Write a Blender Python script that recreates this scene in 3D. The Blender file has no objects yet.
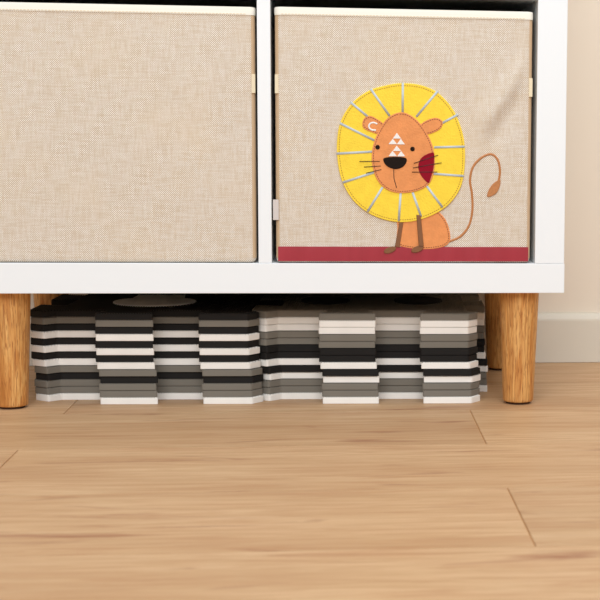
import bpy, bmesh, math, random
from mathutils import Matrix, Vector, noise
random.seed(7)
SC = bpy.context.scene
C = SC.collection

# ------------------------------------------------------------------ helpers
def link(o):
    C.objects.link(o); return o
def empty(name, loc, label, cat, group=None):
    o = link(bpy.data.objects.new(name, None)); o.location = loc
    o.empty_display_size = .02
    o['label'] = label; o['category'] = cat
    if group: o['group'] = group
    return o
def obj(name, bm, m, parent=None, smooth=False, kind=None, label=None):
    me = bpy.data.meshes.new(name)
    bmesh.ops.recalc_face_normals(bm, faces=bm.faces)
    bm.to_mesh(me); bm.free()
    for f in me.polygons: f.use_smooth = smooth
    me.materials.append(m)
    o = link(bpy.data.objects.new(name, me))
    if parent:
        o.parent = parent
    if kind: o['kind'] = kind
    if label: o['label'] = label
    return o
def autosmooth(o, ang=35):
    me = o.data
    for f in me.polygons: f.use_smooth = True
    me.set_sharp_from_angle(angle=math.radians(ang))
def box(bm, x0, x1, y0, y1, z0, z1, bev=0, seg=2):
    v = [bm.verts.new((x, y, z)) for z in (z0, z1) for y in (y0, y1) for x in (x0, x1)]
    fs = [bm.faces.new([v[i] for i in q]) for q in
          ((0,2,3,1),(4,5,7,6),(0,1,5,4),(2,6,7,3),(0,4,6,2),(1,3,7,5))]
    if bev:
        es = list({e for f in fs for e in f.edges})
        bmesh.ops.bevel(bm, geom=es, offset=bev, segments=seg, profile=.6, affect='EDGES')
def lathe(bm, prof, n=64, cx=0, cy=0):
    rings = [[bm.verts.new((cx+r*math.cos(2*math.pi*i/n), cy+r*math.sin(2*math.pi*i/n), z)) for i in range(n)] for r, z in prof]
    for a, b in zip(rings, rings[1:]):
        for i in range(n):
            bm.faces.new((a[i], a[(i+1) % n], b[(i+1) % n], b[i]))
    bm.faces.new(rings[0][::-1]); bm.faces.new(rings[-1])

# ------------------------------------------------------------------ materials
def lin(c):
    return tuple((x/255/12.92 if x <= 10 else ((x/255+.055)/1.055)**2.4) for x in c)+(1,)
class NT:
    def __init__(s, name):
        s.m = bpy.data.materials.new(name); s.m.use_nodes = True
        s.t = s.m.node_tree; s.b = s.t.nodes['Principled BSDF']
    def n(s, typ, ins=None, **kw):
        nd = s.t.nodes.new(typ)
        for k, v in kw.items(): setattr(nd, k, v)
        for k, v in (ins or {}).items():
            s.set(nd.inputs[k], v)
        return nd
    def set(s, sock, v):
        if isinstance(v, bpy.types.NodeSocket): s.t.links.new(v, sock)
        else: sock.default_value = v
    def p(s, **kw):
        for k, v in kw.items(): s.set(s.b.inputs[k.replace('_', ' ')], v)
        return s
    def math(s, op, a, b=0.0, c=None):
        nd = s.n('ShaderNodeMath', operation=op)
        s.set(nd.inputs[0], a); s.set(nd.inputs[1], b)
        if c is not None: s.set(nd.inputs[2], c)
        return nd.outputs[0]
    def mix(s, f, a, b, mode='MIX'):
        nd = s.n('ShaderNodeMix', data_type='RGBA', blend_type=mode)
        s.set(nd.inputs[0], f); s.set(nd.inputs[6], a); s.set(nd.inputs[7], b)
        return nd.outputs[2]
    def coord(s, which='Object'):
        return s.n('ShaderNodeTexCoord').outputs[which]
    def mapv(s, v, scale=(1,1,1), loc=(0,0,0)):
        return s.n('ShaderNodeMapping', {'Vector': v, 'Scale': scale, 'Location': loc}).outputs[0]
    def noise(s, v, scale=5, detail=3, rough=.5, dist=0):
        return s.n('ShaderNodeTexNoise', {'Vector': v, 'Scale': scale, 'Detail': detail, 'Roughness': rough, 'Distortion': dist}).outputs[0]
    def ramp(s, f, stops):
        nd = s.n('ShaderNodeValToRGB', {'Fac': f}); e = nd.color_ramp.elements
        while len(e) < len(stops): e.new(.5)
        for el, (p_, c) in zip(e, stops):
            el.position = p_; el.color = c if len(c) == 4 else lin(c)
        return nd.outputs[0]
    def rng(s, f, a, b, c=0., d=1.):
        return s.n('ShaderNodeMapRange', {0: f, 1: a, 2: b, 3: c, 4: d}).outputs[0]
    def bump(s, h, strength=.3, dist=.001, nrm=None):
        nd = s.n('ShaderNodeBump', {'Height': h, 'Strength': strength, 'Distance': dist})
        if nrm is not None: s.set(nd.inputs['Normal'], nrm)
        return nd.outputs[0]
def plain(name, c, rough=.6, bscale=0, bstr=.2, bdist=.0005, var=0, spec=.5, sheen=0):
    t = NT(name); col = lin(c)
    co = t.coord()
    if var:
        f = t.noise(co, 90, 4)
        col = t.mix(f, tuple(x*(1-var) for x in col[:3])+(1,), tuple(min(1, x*(1+var)) for x in col[:3])+(1,))
    t.p(Base_Color=col, Roughness=rough, Specular_IOR_Level=spec)
    if sheen: t.p(Sheen_Weight=sheen, Sheen_Roughness=.5)
    if bscale: t.p(Normal=t.bump(t.noise(co, bscale, 3), bstr, bdist))
    return t.m

def wood_leg():
    t = NT('oiled_oak'); co = t.coord()
    rnd = t.n('ShaderNodeObjectInfo').outputs['Random']
    off = t.n('ShaderNodeVectorMath', {0: co, 1: t.n('ShaderNodeCombineXYZ', {0: rnd, 1: t.math('MULTIPLY', rnd, 3.7), 2: rnd}).outputs[0]}, operation='ADD').outputs[0]
    big = t.noise(t.mapv(off, (70, 70, 7)), 1, 4, .6, 1.2)
    fine = t.noise(t.mapv(off, (420, 420, 16)), 1, 3, .6)
    pores = t.noise(t.mapv(off, (620, 620, 60), (3, 1, 2)), 1, 2, .5)
    col = t.ramp(big, [(.28, (190, 124, 60)), (.43, (220, 158, 88)), (.56, (236, 186, 116)), (.72, (206, 142, 74))])
    col = t.mix(t.rng(fine, .38, .66, 0., .7), col, lin((172, 106, 50)))
    col = t.mix(t.rng(pores, .55, .66, 0., .75), col, lin((160, 98, 50)))
    t.p(Base_Color=col, Roughness=.5, Specular_IOR_Level=.35, Normal=t.bump(pores, .25, .0004))
    return t.m
def wood_floor():
    t = NT('oak_laminate'); co = t.coord()
    pid = t.n('ShaderNodeAttribute', attribute_name='plank').outputs['Fac']
    off = t.n('ShaderNodeVectorMath', {0: co, 1: t.n('ShaderNodeCombineXYZ', {0: t.math('MULTIPLY', pid, 3.31), 1: t.math('MULTIPLY', pid, 1.77), 2: t.math('MULTIPLY', pid, 7.1)}).outputs[0]}, operation='ADD').outputs[0]
    wide = t.noise(t.mapv(off, (1.6, 11, 1)), 1, 3, .5, .6)
    mid = t.noise(t.mapv(off, (7, 95, 1), (2, 5, 0)), 1, 5, .62, .8)
    fine = t.noise(t.mapv(off, (20, 420, 1)), 1, 4, .65)
    knot = t.noise(t.mapv(off, (6.5, 34, 1), (7, 3, 1)), 1, 3, .5, .7)
    col = t.ramp(wide, [(.28, FLOOR[0]), (.46, FLOOR[1]), (.6, FLOOR[2]), (.78, FLOOR[3])])
    col = t.mix(t.rng(mid, .42, .7, 0., .75), col, lin(FLOOR[4]))
    col = t.mix(t.rng(fine, .4, .72, 0., .4), col, lin(FLOOR[5]))
    col = t.mix(t.rng(knot, .62, .78, 0., .85), col, lin(FLOOR[6]))
    tint = t.math('MULTIPLY_ADD', t.math('FRACT', t.math('MULTIPLY', pid, 5.37)), .06, .97)
    col = t.mix(1., col, t.n('ShaderNodeCombineColor', {0: tint, 1: tint, 2: tint}).outputs[0], 'MULTIPLY')
    t.p(Base_Color=col, Roughness=t.rng(mid, .3, .7, .42, .55), Specular_IOR_Level=.35,
        Normal=t.bump(fine, .12, .0004))
    return t.m
def burlap():
    t = NT('beige_linen_weave')
    uv = t.n('ShaderNodeUVMap', uv_map='cloth').outputs[0]   # metres along the cloth
    wob = t.noise(uv, 60, 2)
    sx = t.n('ShaderNodeSeparateXYZ', {0: uv})
    P = 2*math.pi/.0025
    a = t.math('MULTIPLY_ADD', sx.outputs[0], P, t.math('MULTIPLY', wob, 3.))
    b = t.math('MULTIPLY_ADD', sx.outputs[1], P, t.math('MULTIPLY', wob, 3.))
    w = t.math('MULTIPLY', t.math('SINE', a), t.math('SINE', b))
    h = t.rng(w, -1, 1)
    slu = t.noise(t.mapv(uv, (430, 40, 1)), 1, 3, .65)
    slv = t.noise(t.mapv(uv, (40, 430, 1), (3, 7, 0)), 1, 3, .65)
    s = t.math('ADD', slu, slv)
    big = t.noise(uv, 9, 3, .55)
    col = t.mix(t.rng(h, .2, .62), lin(CLOTH[0]), lin(CLOTH[1]))
    col = t.mix(t.rng(s, .85, 1.25, 0., .75), col, lin(CLOTH[2]))
    col = t.mix(t.rng(big, .45, .75, 0., .35), col, lin(CLOTH[3]))
    wr = t.noise(t.mapv(uv, (14, 9, 1)), 1, 2, .4, .5)
    n1 = t.bump(wr, .22, .006)
    n2 = t.bump(h, .35, .0006, n1)
    t.p(Base_Color=col, Roughness=.85, Specular_IOR_Level=.2, Normal=n2, Sheen_Weight=.15, Sheen_Roughness=.4)
    return t.m
def satin(name, c1, c2):
    t = NT(name); co = t.coord()
    f = t.noise(t.mapv(co, (60, 1, 6)), 1, 3, .5, .4)
    fine = t.noise(t.mapv(co, (1500, 1, 60)), 1, 1)
    t.p(Base_Color=t.mix(f, lin(c1), lin(c2)), Roughness=.38, Specular_IOR_Level=.5,
        Normal=t.bump(fine, .12, .0003, t.bump(t.noise(t.mapv(co, (45, 1, 10), (3, 0, 0)), 1, 2), .5, .003)))
    return t.m
def thread(name, c, axis_scale=(900, 900, 900)):
    t = NT(name); co = t.coord()
    f = t.noise(t.mapv(co, axis_scale), 1, 2)
    k = lin(c)
    t.p(Base_Color=t.mix(f, tuple(x*.72 for x in k[:3])+(1,), tuple(min(1, x*1.25) for x in k[:3])+(1,)), Roughness=.5,
        Normal=t.bump(f, .4, .0004))
    return t.m
def foam(name, c):
    t = NT(name); co = t.coord(); k = lin(c)
    f = t.noise(co, 40, 3); g = t.noise(co, 1400, 2)
    t.p(Base_Color=t.mix(f, tuple(x*.93 for x in k[:3])+(1,), tuple(min(1, x*1.05) for x in k[:3])+(1,)),
        Roughness=.75, Specular_IOR_Level=.25, Normal=t.bump(g, .25, .0004))
    return t.m

FLOOR = [(182, 143, 104), (196, 159, 119), (206, 171, 131), (194, 152, 113), (176, 130, 92), (170, 128, 90), (146, 92, 62)]
CLOTH = [(150, 128, 106), (246, 240, 230), (198, 179, 154), (219, 200, 172)]
M = dict(
    white=plain('white_foil', (236, 240, 243), .42, 300, .03, .0002, spec=.4),
    leg=wood_leg(), floor=wood_floor(), cloth=burlap(),
    pad=plain('dark_felt_pad', (70, 42, 24), .9),
    bind=plain('cream_cotton_tape', (240, 237, 226), .8, 900, .3, .0004),
    tab=plain('cream_tab_tape', (230, 216, 186), .8, 900, .3, .0004),
    label=plain('grey_care_tape', (206, 198, 194), .6, 700, .2, .0003),
    edge=plain('tan_seam_tape', (204, 176, 142), .85, 900, .3, .0004),
    inner_shade=plain('painted_inner_shade', (46, 38, 32), .9),  # dark colour painting the shade inside the baskets, on their inner faces
    ribbon=satin('crimson_satin', (150, 36, 50), (168, 48, 62)),
    yellow=plain('yellow_felt', (248, 212, 70), .95, 420, .45, .0014, .13, .1, .3),
    orange=plain('orange_felt', (226, 148, 92), .95, 420, .45, .0014, .2, .1, .3),
    crimson=plain('crimson_felt', (140, 14, 36), .95, 420, .4, .0008, .1, .1, .2),
    black=plain('black_felt', (34, 26, 22), .9, 420, .4, .0006, .1, .1),
    silver=thread('silver_satin_stitch', (186, 196, 202)),
    whitest=thread('white_stitch', (246, 240, 232)),
    ystitch=thread('mustard_stitch', (176, 128, 30)),
    ostitch=thread('rust_stitch', (138, 70, 36)),
    brown=thread('brown_embroidery', (128, 82, 46)),
    tan=thread('copper_embroidery', (186, 122, 70)),
    bstitch=thread('black_stitch', (40, 28, 24)),
    seam=plain('groove_brown', (176, 128, 80), .9),
    wall=plain('beige_paint', (236, 223, 206), .85, 500, .05, .0003, spec=.2),
    skirt=plain('grey_white_skirting_paint', (222, 214, 199), .5, spec=.4),
    fw=foam('white_foam', (244, 241, 236)), fg=foam('grey_foam', (124, 119, 110)), fk=foam('black_foam', (28, 26, 25)),
)

# ------------------------------------------------------------------ the setting
def build_floor():
    bm = bmesh.new(); lay = bm.faces.layers.float.new('plank')
    W = .2177; y0 = -.0045
    g = .0002; e = .0005
    k = 0
    for r in range(-14, 2):
        ya = y0 + r*W; yb = ya + W
        if r == 1: yb = .43
        L = 1.24
        j = {True: -.1208, False: -.632 if r == 0 else -.6425}[r % 2 != 0]
        x = j - 3*L
        while x < 2.6:
            k += 1
            n0 = len(bm.faces)
            xa, xb, a, b = x+e, x+L-e, ya+g, yb-g
            c = .0008
            t = [bm.verts.new(p) for p in ((xa+c*.6, a+c*.3, 0), (xb-c*.6, a+c*.3, 0), (xb-c*.6, b-c*.3, 0), (xa+c*.6, b-c*.3, 0))]
            u = [bm.verts.new(p) for p in ((xa, a, -c), (xb, a, -c), (xb, b, -c), (xa, b, -c))]
            w = [bm.verts.new((v.co.x, v.co.y, -.0013)) for v in u]
            bm.faces.new(t)
            for q, s in ((t, u), (u, w)):
                for i in range(4):
                    bm.faces.new((s[i], s[(i+1) % 4], q[(i+1) % 4], q[i]))
            bm.faces.ensure_lookup_table()
            h = random.random()*9
            for f in bm.faces[n0:]: f[lay] = h
            x += L
    # underlay seen only as the dark joint lines
    o = obj('floor', bm, M['floor'], kind='structure')
    bm2 = bmesh.new(); box(bm2, -4.4, 3.9, -3.1, .43, -.02, -.0012)
    me = bpy.data.meshes.new('underlay'); bm2.to_mesh(me); bm2.free()
    bmj = bmesh.new(); bmj.from_mesh(o.data); n0 = len(bmj.faces); bmj.from_mesh(me); bmj.faces.ensure_lookup_table()
    for f in bmj.faces[n0:]: f.material_index = 1
    bmj.to_mesh(o.data); bmj.free(); o.data.materials.append(M['seam']); bpy.data.meshes.remove(me)
    return o
build_floor()
WY = .412
bm = bmesh.new(); box(bm, -4.4, 3.9, WY, WY+.12, -.02, 2.6)
obj('wall_back', bm, M['wall'], kind='structure')
bm = bmesh.new()
prof = [(WY-.0005, .0005), (WY-.015, .0005), (WY-.015, .066), (WY-.0145, .069), (WY-.012, .0735), (WY-.009, .0765), (WY-.006, .0775), (WY-.0005, .0775)]
a = [bm.verts.new((-4.3, y, z)) for y, z in prof]; b = [bm.verts.new((3.8, y, z)) for y, z in prof]
for i in range(len(prof)):
    bm.faces.new((a[i], b[i], b[(i+1) % len(prof)], a[(i+1) % len(prof)]))
bm.faces.new(a); bm.faces.new(b[::-1])
obj('baseboard_back', bm, M['skirt'], kind='structure')

# ------------------------------------------------------------------ the shelf
LH = .1512; W = .7625; D = .39; T = .038; DV = .0165; O = .335
shelf = empty('cube_shelf', (0, 0, 0), 'white cube shelf unit on round oak legs against the beige wall', 'shelf unit')
def panel(name, *b, bev=.0007):
    bm = bmesh.new(); box(bm, *b, bev=bev); return obj(name, bm, M['white'], shelf)
zb = LH + T
H = O*2 + DV
panel('bottom_panel', -W-.0006, .0006, -.0004, D, LH, zb)
panel('top_panel', -W-.0006, .0006, -.0004, D, zb+H, zb+H+T)
panel('side_panel', -T, 0, 0, D, zb+.0002, zb+H-.0002)
panel('side_panel', -W, -W+T, 0, D, zb+.0002, zb+H-.0002)
panel('middle_shelf', -W+T+.0003, -T-.0003, .0005, D, zb+O, zb+O+DV)
for z in (zb+.0002, zb+O+DV+.0002):
    panel('divider', -T-O-DV, -T-O, .0004, D, z, z+O-.0004)
def leg(x, y):
    bm = bmesh.new()
    lathe(bm, [(.0172, .003), (.0191, .0033), (.0200, .0045), (.0203, .006), (.0262, LH-.0002)], 72)
    o = obj('leg', bm, M['leg'], shelf, label='round tapered oak leg'); o.location = (x, y, 0)
    autosmooth(o, 40)
    bm = bmesh.new(); lathe(bm, [(.0150, .0001), (.0160, .0004), (.0160, .0032)], 48)
    p = obj('foot_pad', bm, M['pad'], o); autosmooth(p)
    return o
leg(-.0525, .045); leg(-.705, .045); leg(-.045, .338); leg(-.708, .338)

# ------------------------------------------------------------------ the baskets
def smooth01(t):
    t = max(0., min(1., t)); return t*t*(3-2*t)
def basket(name, x0, x1, ztop, label, fold, seed):
    """open fabric box; local origin at its base, front face at y=0"""
    w = x1-x0; dep = .36; hh = ztop - zb - .0008; cx = (x0+x1)/2
    root = empty(name, (cx, .004, zb+.0006), label, 'storage basket', 'fabric baskets in the shelf')
    def front(x, z):
        """offset of the front cloth: slack belly, creases near the edges"""
        n = noise.noise((x*9+seed, z*7, seed))*.0008
        edge = min(1, (w/2-abs(x))/.03)
        y = n*max(0, edge)
        if fold:
            # soft diagonal crease from the upper right corner down towards the tail
            px, pz = x-.128, z-.215
            d = px*.82 - pz*.57
            along = px*.57 + pz*.82
            m = smooth01((along+.135)/.07)*(1-smooth01((along-.05)/.08))
            m *= smooth01((math.hypot(x-.0046, z-.138)-.086)/.03)
            y += (-.0052*math.exp(-(d/.012)**2) + .0030*math.exp(-((d-.02)/.013)**2))*m*smooth01((w/2-.004-abs(x))/.02)
        return y
    def loop(inset, z, sub):
        pts = []; r = .007-inset*.5
        X0, X1, Y0, Y1 = -w/2+inset, w/2-inset, inset, dep-inset
        corners = [(X0+r, Y0+r, 180), (X1-r, Y0+r, 270), (X1-r, Y1-r, 0), (X0+r, Y1-r, 90)]
        for ci, (ax, ay, a0) in enumerate(corners):
            for k in range(6):
                a = math.radians(a0+18*k); pts.append((ax+r*math.cos(a), ay+r*math.sin(a)))
            nx, ny, na = corners[(ci+1) % 4]
            p0 = pts[-1]; p1 = (nx+r*math.cos(math.radians(na)), ny+r*math.sin(math.radians(na)))
            n = 90 if ci == 0 else 14
            for k in range(1, n): pts.append((p0[0]+(p1[0]-p0[0])*k/n, p0[1]+(p1[1]-p0[1])*k/n))
        out = []
        for x, y in pts:
            if y < .05: y += front(x, z)*smooth01(1-(y-inset)/.01)*sub
            else: pass
            out.append((x, y, z))
        return out
    bm = bmesh.new(); uvl = bm.loops.layers.uv.new('cloth')
    zs = [0, .0006, .002, .0045] + [.0045+(hh-.0045)*k/80 for k in range(1, 81)]
    ins = [.0055, .0025, .0008, 0] + [0]*80
    rows = [loop(i, z, min(1, k/6)*min(1, (len(zs)-1-k)/5)) for k, (i, z) in enumerate(zip(ins, zs))]
    rings = [[bm.verts.new(p) for p in r] for r in rows]
    n = len(rings[0]); per = [0]
    for i in range(n):
        p, q = rows[10][i], rows[10][(i+1) % n]; per.append(per[-1]+math.hypot(p[0]-q[0], p[1]-q[1]))
    def quad(a, b, c, d, uvs):
        f = bm.faces.new((a, b, c, d))
        for l, u in zip(f.loops, uvs): l[uvl].uv = u
    for k in range(len(rings)-1):
        for i in range(n):
            j = (i+1) % n
            quad(rings[k][i], rings[k][j], rings[k+1][j], rings[k+1][i],
                 ((per[i], zs[k]), (per[i+1], zs[k]), (per[i+1], zs[k+1]), (per[i], zs[k+1])))
    # inside walls and floor
    inn = []
    for z in (hh, .005):
        inn.append([bm.verts.new(p) for p in loop(.004, z, 0)])
    for i in range(n):
        j = (i+1) % n
        quad(rings[-1][i], rings[-1][j], inn[0][j], inn[0][i], ((per[i], hh), (per[i+1], hh), (per[i+1], hh+.004), (per[i], hh+.004)))
        quad(inn[0][i], inn[0][j], inn[1][j], inn[1][i], ((per[i], hh), (per[i+1], hh), (per[i+1], 0), (per[i], 0)))
        bm.faces.ensure_lookup_table(); bm.faces[-1].material_index = 1
    for ring in (inn[1], rings[0]):
        f = bm.faces.new(ring)
        for l in f.loops: l[uvl].uv = (l.vert.co.x, l.vert.co.y)
    bm.faces.ensure_lookup_table(); bm.faces[-2].material_index = 1
    o = obj('body', bm, M['cloth'], root); autosmooth(o, 60); o.data.materials.append(M['inner_shade'])
    # cream binding folded over the rim
    bm = bmesh.new(); R = []
    for inset, z in ((.0002, hh-.0093), (-.0009, hh-.0090), (-.0011, hh-.002), (-.0006, hh+.0006), (.002, hh+.0012), (.0046, hh+.0006), (.005, hh-.002), (.0050, hh-.009)):
        R.append([bm.verts.new(p) for p in loop(inset, z+0, 0)])
    for a, b in zip(R, R[1:]+R[:1]):
        for i in range(n): bm.faces.new((a[i], a[(i+1) % n], b[(i+1) % n], b[i]))
    o = obj('binding', bm, M['bind'], root, label='cream tape binding around the rim'); autosmooth(o, 50)
    # row of stitches along the binding
    bm = bmesh.new(); x = -w/2+.008
    while x < w/2-.01:
        box(bm, x, x+.0026, -.0016, -.0009, hh-.0080, hh-.0073); x += .0042
    obj('binding_stitching', bm, M['tab'], root)
    # narrow bound seams down the two front corners
    for s in (-1, 1):
        bm = bmesh.new(); q = []
        for z in (.006, hh-.0095):
            cc = s*(w/2-.0067)
            q.append([bm.verts.new((cc+s*rr*math.sin(math.radians(a)), .0067-rr*math.cos(math.radians(a)), z)) for rr, aa in ((.0071, (24, 40, 55, 70, 90)), (.0064, (90, 70, 55, 40, 24))) for a in aa])
        for i in range(10): bm.faces.new((q[0][i], q[0][(i+1) % 10], q[1][(i+1) % 10], q[1][i]))
        for f in q: bm.faces.new(f)
        obj('corner_seam', bm, M['edge'], root, label='darker tan bound seam down the corner')
    # webbing tabs on the two front seams
    zt = .4015-zb
    for s in (-1, 1):
        bm = bmesh.new()
        xa, xb = sorted((s*(w/2-.0040), s*(w/2+.0006)))
        box(bm, xa, xb, -.0008, .012, zt, zt+.0235, bev=.0004)
        obj('seam_tab', bm, M['tab'], root, label='cream webbing tab in the corner seam')
    return root, w, hh, front

bk_l, *_ = basket('storage_basket', -.7165, -.3928, .5072, 'plain beige woven fabric basket filling the left shelf opening', False, 3.1)
bk, BW, BH, front = basket('storage_basket', -.3674, -.0440, .5082, 'beige woven fabric basket with yellow-maned lion and red ribbon in the right opening', True, 8.7)
BX, BZ = bk.location.x, bk.location.z

# ---- ribbon
bm = bmesh.new(); N = 120; xa, xb = -.3652-BX, -.0465-BX
for k in range(N+1):
    x = xa+(xb-xa)*k/N
    wv = .0004*noise.noise((x*60, 1, 2))
    y = front(x, .01) - .0012 + wv
    z0, z1 = .1917-BZ, .2103-BZ+.0003*noise.noise((x*20, 5, 5))
    z0 = max(z0, .0012)
    for (yy, z) in ((y+.0011, z0), (y, z0+.0002), (y-.0003, (z0+z1)/2), (y, z1-.0002), (y+.0011, z1)): bm.verts.new((x, yy, z))
bm.verts.ensure_lookup_table(); v = bm.verts
for k in range(N):
    for i in range(4): bm.faces.new((v[k*5+i], v[k*5+i+1], v[k*5+i+6], v[k*5+i+5]))
for k in (0, N): bm.faces.new([v[k*5+i] for i in range(5)])
o = obj('ribbon', bm, M['ribbon'], bk, label='dark red satin ribbon along the bottom edge'); autosmooth(o, 50)
# ---- care label on the left seam
bm = bmesh.new(); box(bm, -.3712-BX, -.3640-BX, -.0014, -.0006, .2438-BZ, .2695-BZ, bev=.0003)
obj('care_label', bm, M['label'], bk, label='small grey white care label')

# ---- lion appliqué, drawn in pattern units (thirds) on the front cloth
def L(a, b):
    u, w_ = 320+a/3, 60+b/3
    return ((-206.7+1.2656*(u-404)+.009*(w_-83))/1000-BX, (417.3+.0125*(u-404)-1.255*(w_-83))/1000-BZ)
def spline(pts, closed=True, n=6):
    P = [Vector(p) for p in pts]; out = []; N = len(P)
    rngs = range(N) if closed else range(N-1)
    for i in rngs:
        g = (lambda k: P[k % N]) if closed else (lambda k: P[max(0, min(N-1, k))])
        p0, p1, p2, p3 = g(i-1), g(i), g(i+1), g(i+2)
        for k in range(n):
            t = k/n
            out.append(.5*((2*p1)+(-p0+p2)*t+(2*p0-5*p1+4*p2-p3)*t*t+(-p0+3*p1-3*p2+p3)*t**3))
    if not closed: out.append(P[-1])
    return out
def offset(poly, d):
    """inset a closed polygon by d"""
    N = len(poly); A = sum(poly[i].x*poly[(i+1) % N].y-poly[(i+1) % N].x*poly[i].y for i in range(N))
    s = 1 if A > 0 else -1; out = []
    for i in range(N):
        e1 = (poly[i]-poly[i-1]); e2 = (poly[(i+1) % N]-poly[i])
        if e1.length < 1e-9: e1 = e2
        if e2.length < 1e-9: e2 = e1
        e1.normalize(); e2.normalize()
        n1 = Vector((-e1.y, e1.x))*s; n2 = Vector((-e2.y, e2.x))*s
        b = n1+n2
        if b.length < 1e-6: b = n1
        b.normalize(); c = max(.5, b.dot(n1))
        out.append(poly[i]+b*(d/c))
    return out
def patch(name, pts, y0, y1, m, parent, smooth=True, label=None, bev=.0005, world=False, n=6):
    """felt piece: y0 back, y1 front (further out is more negative)"""
    P = [Vector(p if world else L(*p)) for p in pts]
    if smooth: P = [Vector(p) for p in spline(P, True, n)]
    I = offset(P, bev)
    bm = bmesh.new()
    rings = [[bm.verts.new((p.x, y, p.y)) for p in q] for q, y in ((P, -y0), (P, -y1+bev), (I, -y1))]
    N = len(P)
    for a, b in zip(rings, rings[1:]):
        for i in range(N): bm.faces.new((a[i], a[(i+1) % N], b[(i+1) % N], b[i]))
    f = bm.faces.new(rings[-1]); f.normal_update(); bmesh.ops.triangulate(bm, faces=[f], ngon_method='EAR_CLIP')
    o = obj(name, bm, m, parent, label=label)
    return o
def cord(name, pts, width, y0, hgt, m, parent, curve=False, label=None, taper=None, conform=False, n=8):
    P = [Vector(L(*p)) for p in pts]
    if curve: P = [Vector(p) for p in spline(P, False, n)]
    bm = bmesh.new(); rings = []
    for i, p in enumerate(P):
        t = (P[min(i+1, len(P)-1)]-P[max(i-1, 0)]).normalized(); nn = Vector((-t.y, t.x))
        wd = width/2*(taper(i/(len(P)-1)) if taper else 1)
        base = -y0 + (front(p.x, p.y) if conform else 0)
        r = []
        for k in range(7):
            a = math.pi*k/6
            q = p+nn*(math.cos(a)*wd)
            r.append(bm.verts.new((q.x, base-math.sin(a)*hgt, q.y)))
        rings.append(r)
    for a, b in zip(rings, rings[1:]):
        for i in range(6): bm.faces.new((a[i], a[i+1], b[i+1], b[i]))
        bm.faces.new((a[6], a[0], b[0], b[6]))
    bm.faces.new(rings[0]); bm.faces.new(rings[-1])
    return obj(name, bm, m, parent, label=label, smooth=True)
def stitches(name, pts, inset, y, m, parent, closed=True, step=.0030, dash=.0019, wd=.0009):
    P = offset([Vector(p) for p in spline([L(*p) for p in pts], True, 12)], inset)
    P.append(P[0]); bm = bmesh.new(); acc = 0
    seglen = [(P[i+1]-P[i]).length for i in range(len(P)-1)]; tot = sum(seglen)
    def at(s):
        for i, l in enumerate(seglen):
            if s <= l: return P[i].lerp(P[i+1], s/l if l else 0)
            s -= l
        return P[-1]
    s = 0
    while s+dash < tot:
        a, b = at(s), at(s+dash); t = (b-a).normalized(); nn = Vector((-t.y, t.x))*wd/2
        q = [a-nn, b-nn, b+nn, a+nn]
        lo = [bm.verts.new((p.x, -y+.0004, p.y)) for p in q]; hi = [bm.verts.new((p.x, -y-.0002, p.y)) for p in q]
        bm.faces.new(hi)
        for i in range(4): bm.faces.new((lo[i], lo[(i+1) % 4], hi[(i+1) % 4], hi[i]))
        s += step
    return obj(name, bm, m, parent)

MANE = [(245,70),(300,75),(352,98),(398,148),(424,208),(434,265),(432,335),(418,390),(382,438),(330,470),(270,487),(210,485),(150,464),(100,424),(66,366),(52,300),(52,232),(66,176),(100,126),(148,92),(200,76)]
HEAD = [(238,157),(272,166),(306,198),(332,245),(342,290),(340,338),(324,374),(288,394),(240,400),(200,390),(170,360),(155,312),(157,262),(174,215),(202,174)]
BODY = [(238,470),(330,452),(352,456),(376,482),(389,522),(388,548),(372,563),(335,571),(285,571),(240,562),(228,545),(230,510)]
EARL = [(127,188),(135,172),(156,169),(188,189),(200,206),(184,224),(150,215),(130,204)]
EARR = [(300,196),(322,179),(348,173),(366,183),(364,201),(346,215),(316,222)]
B0 = -.0012    # felt sits a touch into the slack cloth
tail = cord('lion_tail', [(386,549),(420,534),(446,502),(457,455),(456,405),(450,362),(459,322),(484,294),(514,283),(534,300),(541,335),(536,372)], .0031, -.0004, .0016, M['tan'], bk, True, 'thin copper brown embroidered tail', conform=True)
patch('tail_tuft', [(541,360),(540,382),(527,404),(503,412),(507,391),(521,372)], B0, .0016, M['tan'], tail)
body = patch('lion_body', BODY, B0, .0013, M['orange'], bk, label='orange felt haunch')
stitches('stitching', BODY, .0022, .0013, M['ostitch'], body)
mane = patch('lion_mane', MANE, B0, .0027, M['yellow'], bk, label='round yellow felt mane')
stitches('stitching', MANE, .0030, .0027, M['ystitch'], mane)
RAYS = [((248,68),(247,158)),((352,93),(288,170)),((413,163),(362,191)),((433,260),(341,262)),((430,349),(338,342)),((366,444),(318,378)),((301,471),(276,398)),((234,485),(240,400)),((140,457),(186,382)),((67,368),(162,337)),((50,281),(156,275)),((60,190),(162,241)),((92,127),(146,173)),((152,87),(208,168))]
for a, b in RAYS: cord('mane_stripe', [a, b], .0031, .0026, .0009, M['silver'], mane)
head = patch('lion_head', HEAD, B0, .0040, M['orange'], bk, label='orange felt lion face')
stitches('stitching', HEAD, .0022, .0040, M['ostitch'], head)
ear = patch('lion_ear', EARL, B0, .0036, M['orange'], bk); stitches('stitching', EARL, .0018, .0036, M['ostitch'], ear)
cord('ear_outline', [(171,192),(160,188),(150,191),(146,200),(153,209),(167,211)], .0022, .0036, .0007, M['whitest'], ear, True, 'white stitched loop')
ear = patch('lion_ear', EARR, B0, .0036, M['orange'], bk); stitches('stitching', EARR, .0018, .0036, M['ostitch'], ear)
def z5(a, b): return (((340+a/5)-320)*3, ((90+b/5)-60)*3)
patch('cheek_patch', [z5(*p) for p in [(466,314),(430,322),(400,345),(388,385),(402,428),(438,466),(452,436),(464,395),(468,352)]], .0038, .0048, M['crimson'], head, label='crimson felt cheek')
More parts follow.
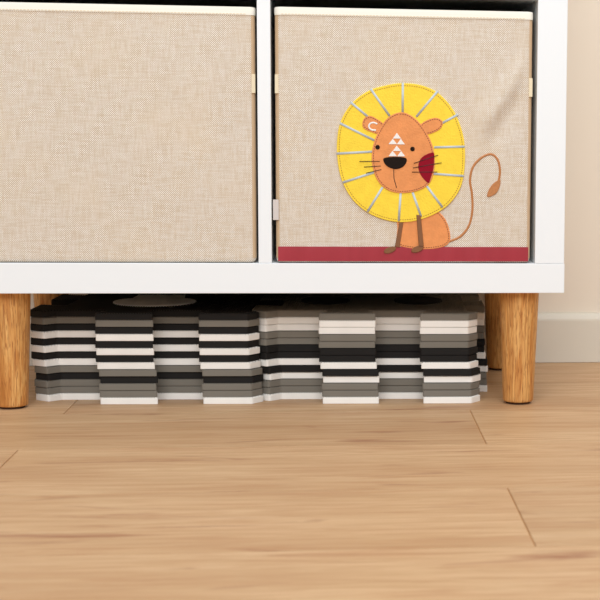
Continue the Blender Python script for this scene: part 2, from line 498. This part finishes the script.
patch('nose', [z5(*p) for p in [(214,345),(232,337),(272,334),(316,337),(331,346),(326,368),(306,388),(274,396),(240,386),(221,368)]], .0038, .0050, M['black'], head, label='black felt nose')
for c in ((186, 286), (360, 295)):
    patch('eye', [z5(c[0]+11.5*math.cos(a*math.pi/6), c[1]+11.5*math.sin(a*math.pi/6)) for a in range(12)], .0038, .0048, M['black'], head, label='round black eye')
cord('mouth_line', [z5(266,394), z5(267,440), z5(273,466), z5(280,490)], .0010, .0039, .0006, M['bstitch'], head, True)
for a, l, r in (((282,214),(262,243),(303,243)), ((262,244),(240,271),(283,271)), ((302,244),(281,272),(322,272)),
                ((281,278),(262,305),(303,305)), ((260,304),(240,331),(282,331)), ((303,305),(283,332),(323,332))):
    patch('forehead_triangle', [z5(*a), z5(*r), z5(*l)], .0038, .0045, M['whitest'], head, smooth=False, label='white stitched triangle', bev=.0002)
for a, b in (((95,357),(196,357)), ((118,385),(201,380)), ((128,416),(204,398)), ((366,367),(488,326)), ((362,390),(505,364)), ((356,411),(484,411))):
    cord('whisker', [z5(*a), z5(*b)], .0009, .0040 if a[0] < 300 else .0046, .0006, M['bstitch'], head)
for top, bot, paw in ((((236,489),(248,490)), ((222,563),(236,566)), (207,573)), (((287,466),(300,468)), ((294,562),(309,562)), (290,571))):
    lg = patch('foreleg', [top[0], top[1], bot[1], bot[0]], B0, .0040 if paw[0] > 250 else .0024, M['brown'], bk, smooth=False, label='thin brown embroidered foreleg')
    patch('paw', [(paw[0]+19*math.cos(t*math.pi/6)*.97-2*math.sin(t*math.pi/6), paw[1]+10*math.sin(t*math.pi/6)-4*math.cos(t*math.pi/6)) for t in range(12)], B0, .0031, M['brown'], lg)

# ------------------------------------------------------------------ the foam puzzle mats
h_, d_ = .1605, .035
SIDE = [(-.1400,-.1400),(-.1255,-h_+d_),(-.0607,-h_+d_),(-.0713,-h_),(.0053,-h_),(-.0053,-h_+d_),(.0713,-h_+d_),(.0607,-h_),(.1262,-h_)]
OUT = []
for k in range(4):
    c, s = [(1,0),(0,1),(-1,0),(0,-1)][k]
    OUT += [Vector((c*x-s*y, s*x+c*y)) for x, y in SIDE]
def rounded(poly, r, n=4):
    out = []; N = len(poly)
    for i in range(N):
        p, a, b = poly[i], poly[i-1], poly[(i+1) % N]
        ra = min(r, (a-p).length*.45, (b-p).length*.45)
        s, e = p+(a-p).normalized()*ra, p+(b-p).normalized()*ra
        for k in range(n+1):
            t = k/n; out.append(s*(1-t)**2+p*2*t*(1-t)+e*t*t)
    return out
POLYS = {'left': rounded(offset(OUT, .0006), .0028),
         'right': rounded(offset([Vector((min(p.x, .1530), p.y)) for p in OUT], .0006), .0028)}
MT, RIB = .0081, .0010; PITCH = MT+RIB+.00012
def mat_mesh(name, m, POLY):
    bm = bmesh.new(); N = len(POLY); I = offset(POLY, .0004)
    R = [[bm.verts.new((p.x, p.y, z)) for p in q] for q, z in ((I, 0), (POLY, .0004), (POLY, MT-.0005), (I, MT))]
    for a, b in zip(R, R[1:]):
        for i in range(N): bm.faces.new((a[i], a[(i+1) % N], b[(i+1) % N], b[i]))
    f1 = bm.faces.new(R[0][::-1]); f2 = bm.faces.new(R[-1])
    f1.normal_update(); f2.normal_update()
    bmesh.ops.triangulate(bm, faces=[f1, f2], ngon_method='EAR_CLIP')
    bmesh.ops.recalc_face_normals(bm, faces=bm.faces)
    # fine ribs moulded into the upper face, running front to back
    x = -h_+.002; w = .0010
    def cut(px):
        ys = []
        for i in range(N):
            a, b = I[i], I[(i+1) % N]
            if (a.x <= px) != (b.x <= px): ys.append(a.y+(b.y-a.y)*(px-a.x)/(b.x-a.x))
        return sorted(ys)
    while x < h_-.002:
        A, B = cut(x-w), cut(x+w)
        if len(A) != len(B): A = B = cut(px=x)
        if True:
            for k in range(0, len(A)-1, 2):
                y0 = max(A[k], B[k]); y1 = min(A[k+1], B[k+1])
                if y1-y0 > .004: box(bm, x-w, x+w, y0, y1, MT-.0003, MT+RIB)
        x += .0034
    me = bpy.data.meshes.new(name); bm.to_mesh(me); bm.free(); me.materials.append(m)
    return me
MESH = {(s, k): mat_mesh('foam_puzzle_mat', M['f'+k], POLYS[s]) for s in POLYS for k in 'wgk'}
NAMES = {'w': 'white', 'g': 'grey', 'k': 'black'}
ORD = ['bottom', 'second', 'third', 'fourth', 'fifth', 'sixth', 'seventh', 'eighth', 'ninth', 'tenth', 'eleventh', 'twelfth', 'top']
STACK = {'left': 'wggkgwkwkwkgk', 'right': 'wggwkwkkggwwg'}
DX = [0, -.001, -.0018, 0, -.001, -.0034, -.0052, -.0042, -.0056, -.0046, -.0056, -.0048, -.0052]
DXR = [0, -.0006, -.0012, .0006, -.0004, -.0028, -.0046, -.0036, -.0050, -.0040, -.0050, -.0044, -.0046]
DY = [0, .0012, .0005, .0022, -.0005, .001, .0015, .0008, .002, .0012, .0022, .0018, .001]
RHO = -.037
LC, RC = Vector((-.5212, .2165)), Vector((-.5212+.2868*math.cos(RHO), .2165+.2868*math.sin(RHO)))
tops = {}
for side, cc in (('left', LC), ('right', RC)):
    for i, k in enumerate(STACK[side]):
        o = link(bpy.data.objects.new('foam_puzzle_mat', MESH[side, k]))
        dx = DX[i] if side == 'left' else DXR[i]
        o.location = (cc.x+dx, cc.y+DY[i], i*PITCH+.0001)
        o.rotation_euler = (0, 0, RHO)
        col = NAMES[k]
        if i == 0: lab = f'{col} foam puzzle mat on the wooden floor, bottom of the {side} stack'
        elif i == 12: lab = f'{col} foam puzzle mat on top of the {side} stack under the shelf'
        else: lab = f'{col} foam puzzle mat, {ORD[i]} from the bottom of the {side} stack'
        o['label'] = lab; o['category'] = 'puzzle mat'; o['group'] = f'foam puzzle mats in the {side} stack'
        tops[side] = o
def inlay(parent, pts, m, label):
    q = parent.location; P = [Vector((x-q.x, y-q.y)) for x, y in pts]
    P = [Vector((p.x*math.cos(-RHO)-p.y*math.sin(-RHO), p.x*math.sin(-RHO)+p.y*math.cos(-RHO))) for p in P]
    bm = bmesh.new(); I = offset(P, .0004); N = len(P)
    R = [[bm.verts.new((p.x, p.y, z)) for p in s] for s, z in ((P, MT+.0002), (P, MT+RIB+.0008), (I, MT+RIB+.0012))]
    for a, b in zip(R, R[1:]):
        for i in range(N): bm.faces.new((a[i], a[(i+1) % N], b[(i+1) % N], b[i]))
    f = bm.faces.new(R[-1]); f.normal_update(); bmesh.ops.triangulate(bm, faces=[f], ngon_method='EAR_CLIP')
    return obj('foam_inlay', bm, m, parent, label=label)
cx, cy, r = -.541, .188, .0560
key = [(cx+r*math.cos(math.radians(a)), cy+r*math.sin(math.radians(a))) for a in range(-215, 36, 5)]
key += [(cx+.036, cy+.04), (cx+.033, cy+.085), (cx-.033, cy+.085), (cx-.036, cy+.04)]
inlay(tops['left'], key, M['fw'], 'white round shape set into the mat')
for c in ((-.308, .203), (-.178, .200)):
    inlay(tops['right'], [(c[0]+.034*math.cos(math.radians(a)), c[1]+.05*math.sin(math.radians(a))) for a in range(0, 360, 8)], M['fk'], 'black round shape set into the mat')

# ------------------------------------------------------------------ light
Wd = bpy.data.worlds.new('room'); SC.world = Wd; Wd.use_nodes = True
bg = Wd.node_tree.nodes['Background']; bg.inputs[0].default_value = (.96, .985, 1, 1); bg.inputs[1].default_value = .30
def area(name, loc, target, size, sy, power, col):
    l = bpy.data.lights.new(name, 'AREA'); l.shape = 'RECTANGLE'; l.size = size; l.size_y = sy; l.energy = power; l.color = col
    o = link(bpy.data.objects.new(name, l)); o.location = loc
    o.rotation_euler = (Vector(target)-Vector(loc)).to_track_quat('-Z', 'Y').to_euler()
    return o
area('window_light', (-.6, -4.0, 2.5), (-.3, .1, .3), 3.6, 2.0, 150, (.96, .985, 1))
area('overhead_fill', (.2, -.9, 2.55), (.1, .1, .3), 1.8, 1.0, 34, (.96, .985, 1))  # invented fill from above, added to brighten the wall

# ------------------------------------------------------------------ camera
cam = bpy.data.cameras.new('camera'); co = link(bpy.data.objects.new('camera', cam))
yaw, pitch, roll = CAMR = (0.1133, 0.1073, -0.0106)
fwd = Vector((math.sin(yaw)*math.cos(pitch), math.cos(yaw)*math.cos(pitch), -math.sin(pitch)))
right = Vector((math.cos(yaw), -math.sin(yaw), 0)); down = fwd.cross(right)
r2 = math.cos(roll)*right+math.sin(roll)*down; d2 = -math.sin(roll)*right+math.cos(roll)*down
m = Matrix(((r2.x, -d2.x, -fwd.x), (r2.y, -d2.y, -fwd.y), (r2.z, -d2.z, -fwd.z))).to_4x4()
m.translation = (-.28898, -1.90957, .34917)
co.matrix_world = m
cam.sensor_width = 36; cam.sensor_fit = 'HORIZONTAL'; cam.lens = 90
cam.shift_x = (300-508.5)/600
cam.clip_start = .05
cam.dof.use_dof = True; cam.dof.focus_distance = 1.92; cam.dof.aperture_fstop = 14
SC.camera = co
SC.view_settings.view_transform = 'Standard'; SC.view_settings.look = 'None'
SC.view_settings.gamma = 1; SC.view_settings.use_curve_mapping = False
SC.view_settings.exposure = -.05
